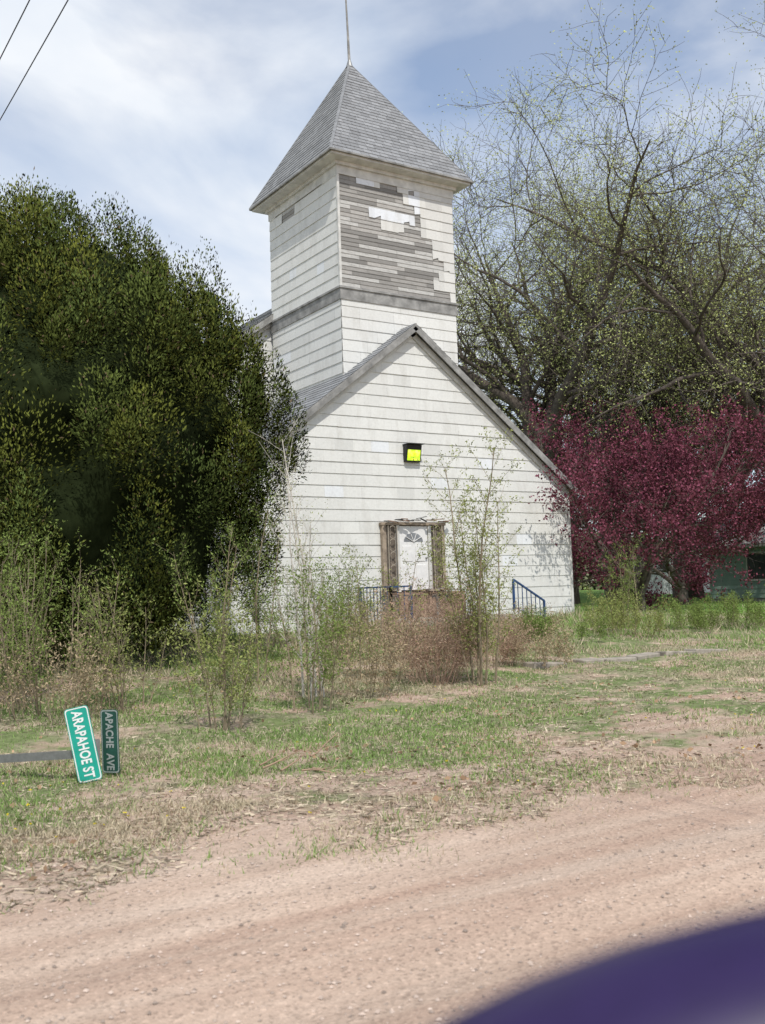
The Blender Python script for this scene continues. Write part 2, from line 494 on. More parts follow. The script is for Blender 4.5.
U0, UC, U1 = 11.2, 17.2, 23.2
VF = 24.6; SL = .765
zb = .40; zf = .62; ze = 4.80; zp = ze+SL*6.0
V = []
for vv in (VF, 29.7):
    V += [(U0, vv, zb), (U1, vv, zb), (U1, vv, ze), (UC, vv, zp), (U0, vv, ze)]
mk('front_wall_body', V, [(0, 1, 2, 3, 4), (9, 8, 7, 6, 5), (0, 4, 9, 5), (1, 6, 7, 2), (4, 3, 8, 9), (3, 2, 7, 8)], M_body, CH)
box('foundation', U0-.03, U1+.03, VF-.05, 29.7, zb-.3, zf, M_conc, CH)
CW_, CHH = 1.22, .335
shingles('front_siding', (U0, VF, 0), (1, 0, 0), (0, 0, 1), (0, -1, 0), [(0, zf), (12, zf), (12, ze), (6, zp), (0, ze)], CHH, .61, M_paint, CH, white, jit=.003, gap=.001)
shingles('side_siding', (U0, 29.7, 0), (0, -1, 0), (0, 0, 1), (-1, 0, 0), [(0, zf), (5.1, zf), (5.1, ze), (0, ze)], CHH, CW_, M_paint, CH, white)
shingles('side_siding_r', (U1, VF, 0), (0, 1, 0), (0, 0, 1), (1, 0, 0), [(0, zf), (5.1, zf), (5.1, ze), (0, ze)], CHH, CW_, M_paint, CH, white)
for nm, x in (('corner_board_l', U0), ('corner_board_r', U1)):
    box(nm, x-.05, x+.05, VF-.04, VF+.09, zf, ze-.05, M_trim, CH)
def gable_roof(tag, uc, half, zridge, sl, v0, v1, ov, ch, cw, th=.07):
    cs = 1/math.sqrt(1+sl*sl); ln = (half+ov)/cs
    for sgn, nm in ((-1, 'left'), (1, 'right')):
        dn = Vector((sgn*cs, 0, -sl*cs)); nn = Vector((sgn*sl*cs, 0, cs))
        R = Vector((uc, 0, zridge))
        V = []
        for vv in (v0, v1):
            a = R+Vector((0, vv, 0)); b_ = a+dn*ln
            V += [a, b_, b_-nn*th, a-Vector((0, 0, th/cs))]
        mk(tag+'_roof_deck_'+nm, V, [(0, 1, 2, 3), (7, 6, 5, 4), (0, 4, 5, 1), (1, 5, 6, 2), (2, 6, 7, 3), (3, 7, 4, 0)], M_trimg, CH)
        O = R+dn*ln+Vector((0, v1 if sgn < 0 else v0, 0))
        Xd = (0, -1, 0) if sgn < 0 else (0, 1, 0)
        shingles(tag+'_roof_shingles_'+nm, O, Xd, -dn, nn, [(0, 0), (v1-v0, 0), (v1-v0, ln), (0, ln)], ch, cw, M_roof, CH, rooff, lift=.015, gap=.006)
        e = R+Vector((0, v0+.02, 0))
        beam(tag+'_rake_board_'+nm, e-nn*(th+.06), e+dn*(ln-.03)-nn*(th+.06), .035, .12, M_trimg, CH, up=nn)
        beam(tag+'_rake_frieze_'+nm, R+Vector((0, v0+.215, 0))-nn*(th+.15), R+Vector((0, v0+.215, 0))+dn*(half/cs)-nn*(th+.15), .05, .17, M_trim, CH, up=nn)
        beam(tag+'_fascia_'+nm, R+dn*(ln+.012)-nn*.07+Vector((0, v0, 0)), R+dn*(ln+.012)-nn*.07+Vector((0, v1, 0)), .03, .15, M_trim, CH, up=nn)
gable_roof('front', UC, 6.0, zp+.14, SL, VF-.27, 29.7, .32, .22, .40)
nh, nze, nzr = 7.4, 6.9, 12.2
nsl = (nzr-nze)/nh
V = []
for vv in (29.72, 48):
    V += [(UC-nh, vv, zb), (UC+nh, vv, zb), (UC+nh, vv, nze), (UC, vv, nzr), (UC-nh, vv, nze)]
mk('nave_body', V, [(0, 1, 2, 3, 4), (9, 8, 7, 6, 5), (0, 4, 9, 5), (1, 6, 7, 2), (4, 3, 8, 9), (3, 2, 7, 8)], M_body, CH)
shingles('nave_front_siding', (UC-nh, 29.72, 0), (1, 0, 0), (0, 0, 1), (0, -1, 0), [(0, zf), (2*nh, zf), (2*nh, nze), (nh, nzr), (0, nze)], CHH, CW_, M_paint, CH, white)
shingles('nave_side_siding', (UC-nh, 48, 0), (0, -1, 0), (0, 0, 1), (-1, 0, 0), [(0, zf), (18.28, zf), (18.28, nze), (0, nze)], CHH, CW_, M_paint, CH, white)
shingles('nave_side_siding_r', (UC+nh, 29.72, 0), (0, 1, 0), (0, 0, 1), (1, 0, 0), [(0, zf), (18.28, zf), (18.28, nze), (0, nze)], CHH, CW_, M_paint, CH, white)
gable_roof('nave', UC, nh, nzr+.16, nsl, 29.4, 48.3, .4, .28, .6)

# tower
TU0, TU1, TV0, TV1 = 15.1, 19.3, 25.1, 29.5
box('tower_body', TU0, TU1, TV0, TV1, 5.2, 14.3, M_body, CH)
ZB0, ZB1 = 10.20, 10.60
shingles('tower_front_lower_siding', (TU0, TV0, 0), (1, 0, 0), (0, 0, 1), (0, -1, 0), [(0, 6), (4.2, 6), (4.2, ZB0), (0, ZB0)], CHH, CW_, M_paint, CH, white)
shingles('tower_left_lower_siding', (TU0, TV1, 0), (0, -1, 0), (0, 0, 1), (-1, 0, 0), [(0, 6), (4.4, 6), (4.4, ZB0), (0, ZB0)], CHH, CW_, M_paint, CH, white)
for nm, O, Xd, Nn, wd in (('front', (TU0, TV0, 0), (1, 0, 0), (0, -1, 0), 4.2), ('left', (TU0, TV1, 0), (0, -1, 0), (-1, 0, 0), 4.4),
                      ('right', (TU1, TV0, 0), (0, 1, 0), (1, 0, 0), 4.4), ('back', (TU1, TV1, 0), (-1, 0, 0), (0, 1, 0), 4.2)):
    shingles('tower_%s_clapboards' % nm, O, Xd, (0, 0, 1), Nn, [(0, ZB1), (wd, ZB1), (wd, 14.1), (0, 14.1)], .125, 1.35, M_wood, CH, woodc, lift=.014, gap=.008)
# shingles still left on the front of the belfry (1 = still there), 0.21 m modules
rows = ["00000000000000000001", "00000000000000001111", "00000000000000000111", "00000000000000000011", "00000000000000001111",
        "00000000000000001111", "00000001111000111111", "00000111111110111111", "00000000000001111111", "00000000000111111111", "00011110001111111111"]
def fm(r, c, x, y):
    return r < 11 and 0 <= c < 20 and rows[r][c] == '1'
def patchc(r, c):
    rr_ = random.Random(r*31+c//3)
    k = rr_.uniform(.88, 1.08)
    if c < 14 and rr_.random() < .6: return (.72*k, .74*k, .76*k)
    return (.65*k, .64*k, .60*k)
Of = (TU0, TV0-.016, 0)
shingles('tower_front_siding', Of, (1, 0, 0), (0, 0, 1), (0, -1, 0), [(0, ZB1), (4.2, ZB1), (4.2, 14.1), (0, 14.1)], .32, .21, M_paint, CH, patchc, mask=fm, stagger=False, jit=.003, gap=-.001, var=.05)
Ol = (TU0-.016, TV1, 0)
def lm(r, c, x, y):
    return not (r >= 10 and 1 <= c <= 7) and not (r == 9 and c in (2, 3))
shingles('tower_left_siding', Ol, (0, -1, 0), (0, 0, 1), (-1, 0, 0), [(0, ZB1), (4.4, ZB1), (4.4, 14.1), (0, 14.1)], .335, .44, M_paint, CH, white, mask=lm, gap=-.001, stagger=False)
shingles('tower_right_siding', (TU1+.016, TV0, 0), (0, 1, 0), (0, 0, 1), (1, 0, 0), [(0, ZB1), (4.4, ZB1), (4.4, 14.1), (0, 14.1)], .335, CW_, M_paint, CH, white)
def ringbox(name, e, z0, z1, mat):
    box(name, TU0-e, TU1+e, TV0-e, TV1+e, z0, z1, mat, CH)
ringbox('belt_board', .04, ZB0, ZB1-.07, M_trimg)
ringbox('belt_cap', .075, ZB1-.07, ZB1-.01, M_trimg)
box('tower_corner_board', TU0-.045, TU0+.03, TV0-.045, TV0+.03, ZB1, 13.97, M_trim, CH)
ringbox('frieze', .045, 13.98, 14.24, M_trim)
ringbox('crown_mould', .12, 14.24, 14.34, M_trim)
ov = .44
V = [(TU0-.1, TV0-.1, 14.34), (TU1+.1, TV0-.1, 14.34), (TU1+.1, TV1+.1, 14.34), (TU0-.1, TV1+.1, 14.34),
     (TU0-ov, TV0-ov, 14.37), (TU1+ov, TV0-ov, 14.37), (TU1+ov, TV1+ov, 14.37), (TU0-ov, TV1+ov, 14.37),
     (TU0-ov, TV0-ov, 14.45), (TU1+ov, TV0-ov, 14.45), (TU1+ov, TV1+ov, 14.45), (TU0-ov, TV1+ov, 14.45)]
F = [(3, 2, 1, 0), (0, 1, 5, 4), (1, 2, 6, 5), (2, 3, 7, 6), (3, 0, 4, 7), (4, 5, 9, 8), (5, 6, 10, 9), (6, 7, 11, 10), (7, 4, 8, 11), (8, 9, 10, 11)]
mk('tower_eave', V, F, M_trim, CH)
AP = Vector((UC-.12, 27.4, 18.95)); e2 = ov+.06
cs4 = [Vector((TU0-e2, TV0-e2, 14.465)), Vector((TU1+e2, TV0-e2, 14.465)), Vector((TU1+e2, TV1+e2, 14.465)), Vector((TU0-e2, TV1+e2, 14.465))]
mk('spire_deck', cs4+[AP-Vector((0, 0, .02))], [(0, 1, 4), (1, 2, 4), (2, 3, 4), (3, 0, 4), (3, 2, 1, 0)], M_body, CH)
M_hip = plain('hip_cap', (.235, .24, .245), .9, 0, .3, 8)
for i in range(4):
    a, b_ = cs4[i], cs4[(i+1) % 4]
    xd = (b_-a).normalized(); mid = (a+b_)/2; up = (AP-mid); L = up.length; w = (b_-a).length
    nn = xd.cross(up.normalized())
    shingles('spire_shingles_%d' % i, a+nn*.01, xd, up, nn, [(0, 0), (w, 0), (w/2, L)], .17, .30, M_roof, CH, rooff, lift=.016, gap=.007)
    beam('spire_hip_%d' % i, a, AP, .09, .035, M_hip, CH, up=(a-Vector((UC, 27.3, 14.4))))
    beam('drip_edge_%d' % i, a-Vector((0, 0, .01)), b_-Vector((0, 0, .01)), .05, .05, M_trimg, CH)
P_ = [([AP-Vector((0, 0, .1)), AP+Vector((-.03, 0, 1.2)), AP+Vector((-.10, 0, 3.6))], [.05, .035, .02], 0)]
V, F = tubes(P_, [8]); mk('lightning_rod', V, F, M_trimg, CH)
V, F = tubes([([AP+Vector((0, 0, -.12)), AP+Vector((0, 0, .05)), AP+Vector((0, 0, .18))], [.12, .07, .03], 0)], [10]); mk('spire_cap', V, F, M_steel, CH)

# door group
DC = 16.95; dz0, dz1 = 1.62, 3.50; vf = VF-.03
box('door_opening', DC-1.02, DC+1.02, vf-.02, vf+.1, dz0-.05, dz1+.06, M_black, CH)
box('door_leaf', DC-.5, DC+.5, vf-.075, vf-.02, dz0+.02, dz1, M_door, CH, .006)
for i, (x0, x1, z0, z1) in enumerate(((-.40, -.06, .15, .75), (.06, .40, .15, .75), (-.40, -.06, .85, 1.3), (.06, .40, .85, 1.3))):
    box('door_panel_%d' % i, DC+x0, DC+x1, vf-.092, vf-.074, dz0+z0, dz0+z1, M_door, CH, .012)
V = [(DC, vf-.08, dz0+1.42)]+[(DC+.34*math.cos(t), vf-.08, dz0+1.42+.26*math.sin(t)) for t in np.linspace(0, math.pi, 17)]
mk('fan_light', V, [tuple(range(len(V)))], plain('fan_glass', (.22, .23, .24), .3, 0, .3), CH)
for i, t in enumerate((.2*math.pi, .4*math.pi, .6*math.pi, .8*math.pi)):
    beam('fan_bar_%d' % i, (DC, vf-.088, dz0+1.42), (DC+.33*math.cos(t), vf-.088, dz0+1.42+.25*math.sin(t)), .03, .015, M_door, CH)
V, F = tubes([([Vector((DC+.42, vf-.07, dz0+.95)), Vector((DC+.42, vf-.13, dz0+.95)), Vector((DC+.42, vf-.15, dz0+.95))], [.02, .035, .01], 0)], [8]); mk('door_knob', V, F, M_steel, CH)
M_side = plain('sidelight_panel', (.17, .14, .11), .8, 0, .5, 9, .2)
for sg in (-1, 1):
    t = 'l' if sg < 0 else 'r'
    box('jamb_inner_'+t, DC+sg*.56-.05, DC+sg*.56+.05, vf-.12, vf-.02, dz0-.03, dz1+.02, M_trim, CH, .006)
    box('jamb_outer_'+t, DC+sg*1.04-.06, DC+sg*1.04+.06, vf-.13, vf+.0, dz0-.03, dz1+.02, M_frame, CH, .006)
    box('sidelight_panel_'+t, DC+sg*.8-.18, DC+sg*.8+.18, vf-.045, vf-.025, dz0, dz1, M_side, CH)
    pol = []
    for kx in (-.15, .15):
        pol.append(([Vector((DC+sg*.8+kx, vf-.2, dz0)), Vector((DC+sg*.8+kx, vf-.2, dz1))], [.012, .012], 0))
    nz = 5; dzs = (dz1-dz0)/nz
    for i in range(nz):
        zc = dz0+dzs*(i+.5)
        for s2 in (-1, 1):
            pol.append(([Vector((DC+sg*.8+s2*(.10*math.sin(q)+.02*math.sin(3*q)), vf-.2, zc+dzs*.48*math.cos(q))) for q in np.linspace(0, math.pi, 9)], [.009]*9, 0))
    V, F = tubes(pol, [5]); mk('scrollwork_post_'+t, V, F, plain('scroll_white'+t, (.40, .35, .28), .7), CH)
box('door_header', DC-1.14, DC+1.14, vf-.15, vf+.0, dz1+.02, dz1+.10, M_frame, CH, .008)
for i in range(14):
    x = DC-1.1+i*.16+random.uniform(-.04, .04); hgt = .16*(1-abs(x-DC)/1.2)
    beam('broken_pediment_%d' % i, (x, vf-.12-random.random()*.2, dz1+.12+hgt*random.random()), (x+random.uniform(.1, .42), vf-.08-random.random()*.3, dz1+.12+hgt*random.random()+random.uniform(-.03, .05)), .08, .025, random.choice([M_trimg, M_frame, M_rust, M_black]), CH)
g0 = .3
box('stoop_deck', DC-1.15, DC+1.2, VF-.95, VF-.06, 1.50, 1.57, M_rust, CH, .01)
x = DC-1.12
while x < DC+1.1:
    w = random.uniform(.12, .17); top = 1.49-random.random()**3*.25
    if random.random() < .9: box('stoop_skirt_board', x, x+w-.012, VF-.93-random.random()*.015, VF-.90, .5, top, M_rust, CH)
    x += w
box('stoop_backing', DC-1.12, DC+1.17, VF-.88, VF-.07, .5, 1.49, M_body, CH)
for i in range(12):
    x = DC-1+random.random()*2
    beam('debris_board_%d' % i, (x, VF-.5-random.random()*.6, 1.6+random.random()*.05), (x+random.uniform(-.5, .5), VF-.8-random.random()*.5, 1.60+random.random()*.1), .1, .02, random.choice([M_rust, M_frame, M_trimg]), CH)
box('porch_landing', 15.0, 19.3, VF-1.75, VF-.96, g0, .86, M_conc, CH, .015)
for i in range(3):
    box('porch_step_%d' % i, 19.302+i*.3, 19.6+i*.3, VF-1.72, VF-.6, g0, .74-i*.13, M_rust, CH, .012)
def rail(tag, pts):
    for a, b_ in zip(pts[:-1], pts[1:]):
        a = Vector(a); b_ = Vector(b_)
        beam('rail_top_'+tag, a+Vector((0, 0, .9)), b_+Vector((0, 0, .9)), .06, .045, M_rail, CH)
        beam('rail_low_'+tag, a+Vector((0, 0, .12)), b_+Vector((0, 0, .12)), .03, .02, M_rail, CH)
        n = max(2, int((b_-a).length/.17))
        for i in range(n+1):
            p = a.lerp(b_, i/n); w = .02 if 0 < i < n else .055
            beam('baluster_'+tag, p, p+Vector((0, 0, .9)), w, w, M_rail, CH, up=(0, 1, 0))
rail('a', [(15.05, VF-.15, .84), (15.05, VF-1.70, .84), (15.7, VF-1.70, .84)])
rail('b', [(19.25, VF-1.78, .95), (20.4, VF-1.78, .30)])

# flood light
FL = empty('wall_floodlight')
m, nt, b = newmat('lit_lens'); b.inputs['Base Color'].default_value = (.4, .5, .02, 1)
nn_ = noise(nt, 5, 2, .5, objco(nt))
cr = ramp(nt, nn_, [(.40, (.30, .70, .02)), (.55, (.72, .95, .03)), (.66, (1, 1, .25))])
nt.links.new(cr, b.inputs['Emission Color']); b.inputs['Emission Strength'].default_value = .95
M_lens = m
lx, lz = 17.02, 5.62
V = [(lx-.27, VF-.02, lz-.23), (lx+.27, VF-.02, lz-.23), (lx+.27, VF-.02, lz+.27), (lx-.27, VF-.02, lz+.27)]
V = V+[(lx-.27, VF-.14, lz-.23), (lx+.27, VF-.14, lz-.23), (lx+.27, VF-.24, lz+.27), (lx-.27, VF-.24, lz+.27)]
o = mk('lamp_housing', V, [(0, 1, 2, 3), (4, 7, 6, 5), (0, 4, 5, 1), (1, 5, 6, 2), (2, 6, 7, 3), (3, 7, 4, 0)], M_black, FL)
md = o.modifiers.new('b', 'BEVEL'); md.width = .012
V = [(lx-.22, VF-.165, lz-.19), (lx+.22, VF-.165, lz-.19), (lx+.22, VF-.225, lz+.12), (lx-.22, VF-.225, lz+.12)]
mk('lamp_lens', V+[(x, y+.03, z) for x, y, z in V], [(0, 1, 2, 3), (7, 6, 5, 4), (0, 4, 5, 1), (1, 5, 6, 2), (2, 6, 7, 3), (3, 7, 4, 0)], M_lens, FL)
box('lamp_visor', lx-.28, lx+.28, VF-.36, VF-.02, lz+.275, lz+.295, M_black, FL)

# ---------------------------------------------------------------- juniper
def juniper(cx, cy):
    T = empty('juniper_tree'); z0 = G(cx, cy)
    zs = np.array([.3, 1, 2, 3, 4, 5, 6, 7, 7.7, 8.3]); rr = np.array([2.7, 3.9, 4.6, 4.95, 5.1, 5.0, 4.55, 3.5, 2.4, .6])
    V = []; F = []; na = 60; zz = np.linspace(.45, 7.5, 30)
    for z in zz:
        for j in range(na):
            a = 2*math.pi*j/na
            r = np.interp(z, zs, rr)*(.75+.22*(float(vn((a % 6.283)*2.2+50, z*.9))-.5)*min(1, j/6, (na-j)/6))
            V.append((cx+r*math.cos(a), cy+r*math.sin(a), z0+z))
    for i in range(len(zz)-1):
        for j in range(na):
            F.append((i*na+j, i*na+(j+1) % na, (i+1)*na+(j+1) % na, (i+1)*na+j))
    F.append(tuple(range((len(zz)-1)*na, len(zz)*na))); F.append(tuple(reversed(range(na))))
    mk('shade_core', V, F, M_core, T, smooth=True)  # added solid core, its dark colour stands in for shade inside the foliage
    pol = []
    for i in range(5):
        a = i*1.26; grow(pol, [], Vector((cx+.2*math.cos(a), cy+.2*math.sin(a), z0-.1)), Vector((.5*math.cos(a), .5*math.sin(a), 1)).normalized(), 3.5, .16, 0,
                         dict(seg=[6], wob=[.1], trop=[.05], taper=[.5], leaf=9))
    V, F = tubes(pol, [8]); mk('trunk', V, F, M_bark, T)
    nl = 620
    z = rs.rand(nl)**.85*8.0+.35; a = rs.rand(nl)*6.283
    R = np.interp(z, zs, rr)*(.77+.16*rs.rand(nl))*(.91+.17*vn(a*1.6, z*.5))
    R[:50] *= rs.rand(50)*.8; z[:50] = 6.6+1.3*rs.rand(50)*(1-R[:50]/4.5)
    C = np.stack([cx+R*np.cos(a), cy+R*np.sin(a), z0+z-.15], -1)
    lr = .24+.38*rs.rand(nl)
    per = 780
    ci = np.repeat(np.arange(nl), per); n = nl*per
    out = np.stack([np.cos(a), np.sin(a), np.full(nl, .3)], -1)[ci]
    d = norm(norm(rs.normal(size=(n, 3)))+out*.6)
    rad = lr[ci]*(.72+.32*rs.rand(n))
    lump = .80+.40*vn(d[:, 0]*3.2+ci*7.1, d[:, 2]*3.2+d[:, 1]*2.1+ci*3.3)
    P = C[ci]+d*(rad*lump)[:, None]*np.array([1, 1, 1.5])
    pt = np.clip(d[:, 2], 0, 1)
    P[:, 2] += pt**3*lr[ci]*.6*rs.rand(n)
    P += out*(pt*lr[ci]*.2)[:, None]
    D = d*.8+np.array([0, 0, .65])+rs.normal(size=(n, 3))*.4
    L = .03+.065*rs.rand(n); Wd = .008+.010*rs.rand(n)
    tone = (.75+.45*rs.rand(nl))[ci]*(.7+.5*rs.rand(n))
    yel = rs.rand(nl)[ci]**1.2
    col = np.stack([(.082+.055*yel)*tone, (.115+.035*yel)*tone, (.034-.004*yel)*tone], -1)
    br = (rs.rand(n) < .03); col[br] = np.array([.14, .105, .06])
    P[:, 2] = np.maximum(P[:, 2], z0+.25)
    Nn = norm(d*np.array([1, 1, .75])+out*.25+rs.normal(size=(n, 3))*.30)
    me = fastmesh('foliage', leaves(P, D, L, Wd, rs, Nn), 4, M_jun, col, Nn)
    link(bpy.data.objects.new('foliage', me), T)
ju, jv = W(-6.75, 19.6)
juniper(ju, jv)

# ---------------------------------------------------------------- cottonwoods
def cottonwood_mesh(seed, low=False):
    random.seed(seed)
    P = dict(seg=[5, 12, 8, 5, 3], len=[8.5 if not low else 6, 15.5, 7.4, 3.4, 1.6], wob=[.05, .14, .18, .19, .2], trop=[0, .04 if not low else .02, .02, .01, .02],
             taper=[.45, .08, .12, .2, .5], nch=[6, 11, 9, 7], start=[.45, .18, .15, .12], ang=[36 if not low else 54, 48, 50, 48], rr=[.78, .55, .5, .6], leaf=3,
             rmin=[0, .1, .035, .018, .010])
    out = []; tips = []
    grow(out, tips, Vector((0, 0, -.4)), Vector((0.05, 0, 1)).normalized(), P['len'][0], .82, 0, P)
    V, F = tubes(out, [10, 7, 4, 3, 3])
    me = bpy.data.meshes.new('cottonwood_branches'); me.from_pydata([tuple(v) for v in V], [], F); me.materials.append(M_bark); me.shade_smooth()
    r = np.random.RandomState(seed)
    T = np.array([tuple(p) for p, d in tips]); n = len(T); per = 5
    Pp = np.repeat(T, per, 0)+r.normal(size=(n*per, 3))*.24
    Pp = Pp[fbm(Pp[:, 0]*.25+9, Pp[:, 2]*.25+Pp[:, 1]*.2+9, 2)+.3*(r.rand(len(Pp))-.5) > .44]
    N_ = len(Pp)
    tone = (.7+.6*r.rand(N_))[:, None]
    col = np.array([.40, .44, .17])*tone
    ml = fastmesh('cottonwood_buds', leaves(Pp, r.normal(size=Pp.shape), .05+.07*r.rand(N_), .015+.017*r.rand(N_), r), 4, M_bud, col)
    return me, ml
CW = [cottonwood_mesh(11), cottonwood_mesh(23), cottonwood_mesh(37, True)]
def put_cotton(i, X, Y, rot, sc, lean=0):
    u, v = W(X, Y)
    T = empty('cottonwood_tree', (u, v, G(u, v)))
    T.rotation_euler = (lean, 0, rot); T.scale = (sc, sc, sc)
    for me, nm in zip(CW[i], ('branches', 'buds')):
        link(bpy.data.objects.new(nm, me), T)
for i, X, Y_, rot, sc in ((0, 9.0, 52, .3, 1.12), (1, 13.0, 56, 1.9, 1.15), (2, 17.2, 58, 2.8, 1.15), (1, 19.5, 48, 4.4, 1.1), (0, 23.5, 56, 5.1, 1.1),
                          (2, 12.5, 78, 4.0, 1.15), (0, 24, 82, .6, 1.1)):
    put_cotton(i, X, Y_, rot, sc)

# ---------------------------------------------------------------- crabapple
def crabapple(X, Y_, sc, seed, per=9):
    random.seed(seed); u, v = W(X, Y_); z = G(u, v)
    T = empty('crabapple_tree', (u, v, z)); T.scale = (sc, sc, sc)
    P = dict(seg=[3, 6, 5, 4, 3], len=[1.3, 4.7, 2.5, 1.2, .6], wob=[.06, .12, .16, .18, .2], trop=[0, .035, .02, .01, 0],
             taper=[.85, .3, .3, .3, .4], nch=[9, 7, 6, 5], start=[.4, .22, .2, .2], ang=[47, 46, 45, 45], rr=[.5, .5, .55, .6], leaf=3)
    out = []; tips = []
    grow(out, tips, Vector((0, 0, -.2)), Vector((0, 0, 1)), 1.3, .19, 0, P)
    V, F = tubes(out, [9, 6, 4, 3, 3]); mk('branches', V, F, M_bark, T)
    r = np.random.RandomState(seed)
    A = np.array([tuple(p) for p, d in tips])
    Pp = np.repeat(A, per, 0)+r.normal(size=(len(A)*per, 3))*.09
    k = fbm(Pp[:, 0]*.9+Pp[:, 2]*.7+30, Pp[:, 1]*.9+Pp[:, 2]*.9+30, 2)+.12*(r.rand(len(Pp))-.5) > .45
    Pp = Pp[k]; n = len(Pp)
    tone = (.5+.8*r.rand(n))[:, None]; pk = r.rand(n)[:, None]**1.4
    col = (np.array([.115, .036, .045])*(1-pk)+np.array([.30, .095, .145])*pk)*tone
    me = fastmesh('blossom', leaves(Pp, r.normal(size=Pp.shape)+[0, 0, .3], .05+.06*r.rand(n), .018+.018*r.rand(n), r), 4, M_leaf, col)
    link(bpy.data.objects.new('blossom', me), T)
crabapple(9.3, 37.5, 1.25, 5)
crabapple(13.4, 46, 1.35, 9)

# ---------------------------------------------------------------- saplings and shrubs
GREEN = (.19, .25, .07); YG = (.27, .30, .10); DRY = (.38, .30, .19); RED = (.42, .29, .21)
def shrub(name, X, Y_, nst, H, spread, leafcol, lper, barkmat, lean=.25, lsize=.045, nch=12, twl=.38, r0=.011, seed=1, lstart=0.0, curv=.03):
    random.seed(seed); u, v = W(X, Y_); z = G(u, v)
    T = empty(name, (u, v, z)); out = []; tips = []
    for s in range(nst):
        a = random.random()*6.28; rr = spread*math.sqrt(random.random())
        ln = lean*random.random()+.03
        h = H*random.uniform(.5, 1.05) if nst > 1 else H
        P = dict(seg=[8, 4, 3], len=[h, twl*h/1.8, .16], wob=[.05, .11, .15], trop=[curv, .05, .03], taper=[.25, .4, .5], nch=[nch, 3], start=[.18, .3],
                 ang=[38, 38], rr=[.5, .6], leaf=1)
        p = Vector((rr*math.cos(a), rr*math.sin(a), -.04))
        p.z = G(u+p.x, v+p.y)-z-.04
        grow(out, tips, p, Vector((ln*math.cos(a), ln*math.sin(a), 1)).normalized(), h, r0*(h/2+.3), 0, P)
    V, F = tubes(out, [5, 3, 3]); mk('stems', V, F, barkmat, T)
    r = np.random.RandomState(seed)
    if lper > 0:
        A = np.array([tuple(p) for p, d in tips]); A = A[A[:, 2] > lstart*H]
        Pp = np.repeat(A, lper, 0); Pp = Pp+r.normal(size=Pp.shape)*.035; n = len(Pp)
        col = np.array(leafcol)*(.6+.75*r.rand(n))[:, None]
        me = fastmesh('leaves', leaves(Pp, r.normal(size=Pp.shape)+[0, 0, .5], lsize*(.5+r.rand(n)), lsize*.22*(.6+.6*r.rand(n)), r), 4, M_leaf, col)
        link(bpy.data.objects.new('leaves', me), T)
S = shrub
M_tumble = plain('tumbleweed_stem', (.44, .31, .23), .9, 0, .25, 10, 0)
S('elm_sapling', -2.0, 12.2, 9, 2.1, .25, YG, 2, M_stem, .35, seed=2)
S('elm_sapling', -.95, 13.6, 6, 2.2, .3, GREEN, 3, M_stem, .25, seed=3)
S('poplar_sapling', -.98, 14.6, 4, 4.3, .35, YG, 1, M_bark2, .12, lsize=.03, nch=22, twl=.3, r0=.011, seed=4)
S('elm_sapling', 1.45, 15.8, 8, 3.6, .25, YG, 4, M_stem, .2, nch=20, twl=.32, seed=5)
S('tumbleweed_bush', .72, 16.2, 90, 1.5, .38, RED, 1, M_tumble, .7, lsize=.035, nch=10, twl=.5, r0=.006, seed=7)
S('tumbleweed_bush', 1.9, 18.6, 50, .9, .5, RED, 1, M_tumble, .8, lsize=.035, nch=9, twl=.5, r0=.006, seed=27)
S('dry_shrub', -.35, 14.8, 16, 1.2, .5, DRY, 1, M_stem, .5, seed=8, r0=.008)
S('elm_sapling', -.2, 16.5, 6, 2.0, .4, YG, 3, M_stem, .3, seed=9)
S('wild_shrub', -4.55, 13.6, 18, 2.3, .8, GREEN, 2, M_stem, .4, seed=10)
S('wild_shrub', -3.5, 13.9, 12, 1.7, .6, YG, 1, M_stem, .45, seed=12)
S('wild_shrub', -5.6, 14.4, 18, 2.6, .8, GREEN, 3, M_stem, .35, seed=13)
S('dry_shrub', -4.2, 12.7, 18, 1.1, .6, DRY, 1, M_stem, .6, seed=14, r0=.007)
S('elm_sapling', -2.3, 16.0, 9, 2.7, .6, GREEN, 3, M_stem, .3, seed=15)
S('wild_shrub', 3.9, 22.5, 14, .8, .8, GREEN, 3, M_stem, .5, seed=16)
S('wild_shrub', 5.6, 24.5, 16, 1.0, 1.0, YG, 3, M_stem, .5, seed=17)
S('wild_shrub', 8.2, 25.5, 18, .8, 1.1, GREEN, 3, M_stem, .6, seed=18)
S('dry_shrub', 2.7, 18.6, 16, .7, .6, DRY, 1, M_stem, .5, seed=19, r0=.007)
S('elm_sapling', 6.1, 26.5, 6, 2.2, .4, GREEN, 3, M_stem, .25, seed=20)
S('dry_shrub', .3, 19, 18, 1.3, .9, DRY, 1, M_stem, .5, seed=21, r0=.007)
S('wild_shrub', -1.2, 19.5, 14, 1.8, .9, GREEN, 2, M_stem, .4, seed=22)
S('wild_shrub', 9.9, 27, 14, .9, 1.0, GREEN, 3, M_stem, .5, seed=24)
S('dry_shrub', 3.2, 24.0, 24, .7, .9, DRY, 1, M_stem, .5, seed=32, r0=.007)
S('wild_shrub', -2.2, 23.5, 16, 1.7, .9, GREEN, 2, M_stem, .4, seed=33)
S('dry_shrub', -.6, 24.5, 24, 1.1, .9, DRY, 1, M_stem, .5, seed=34, r0=.007)

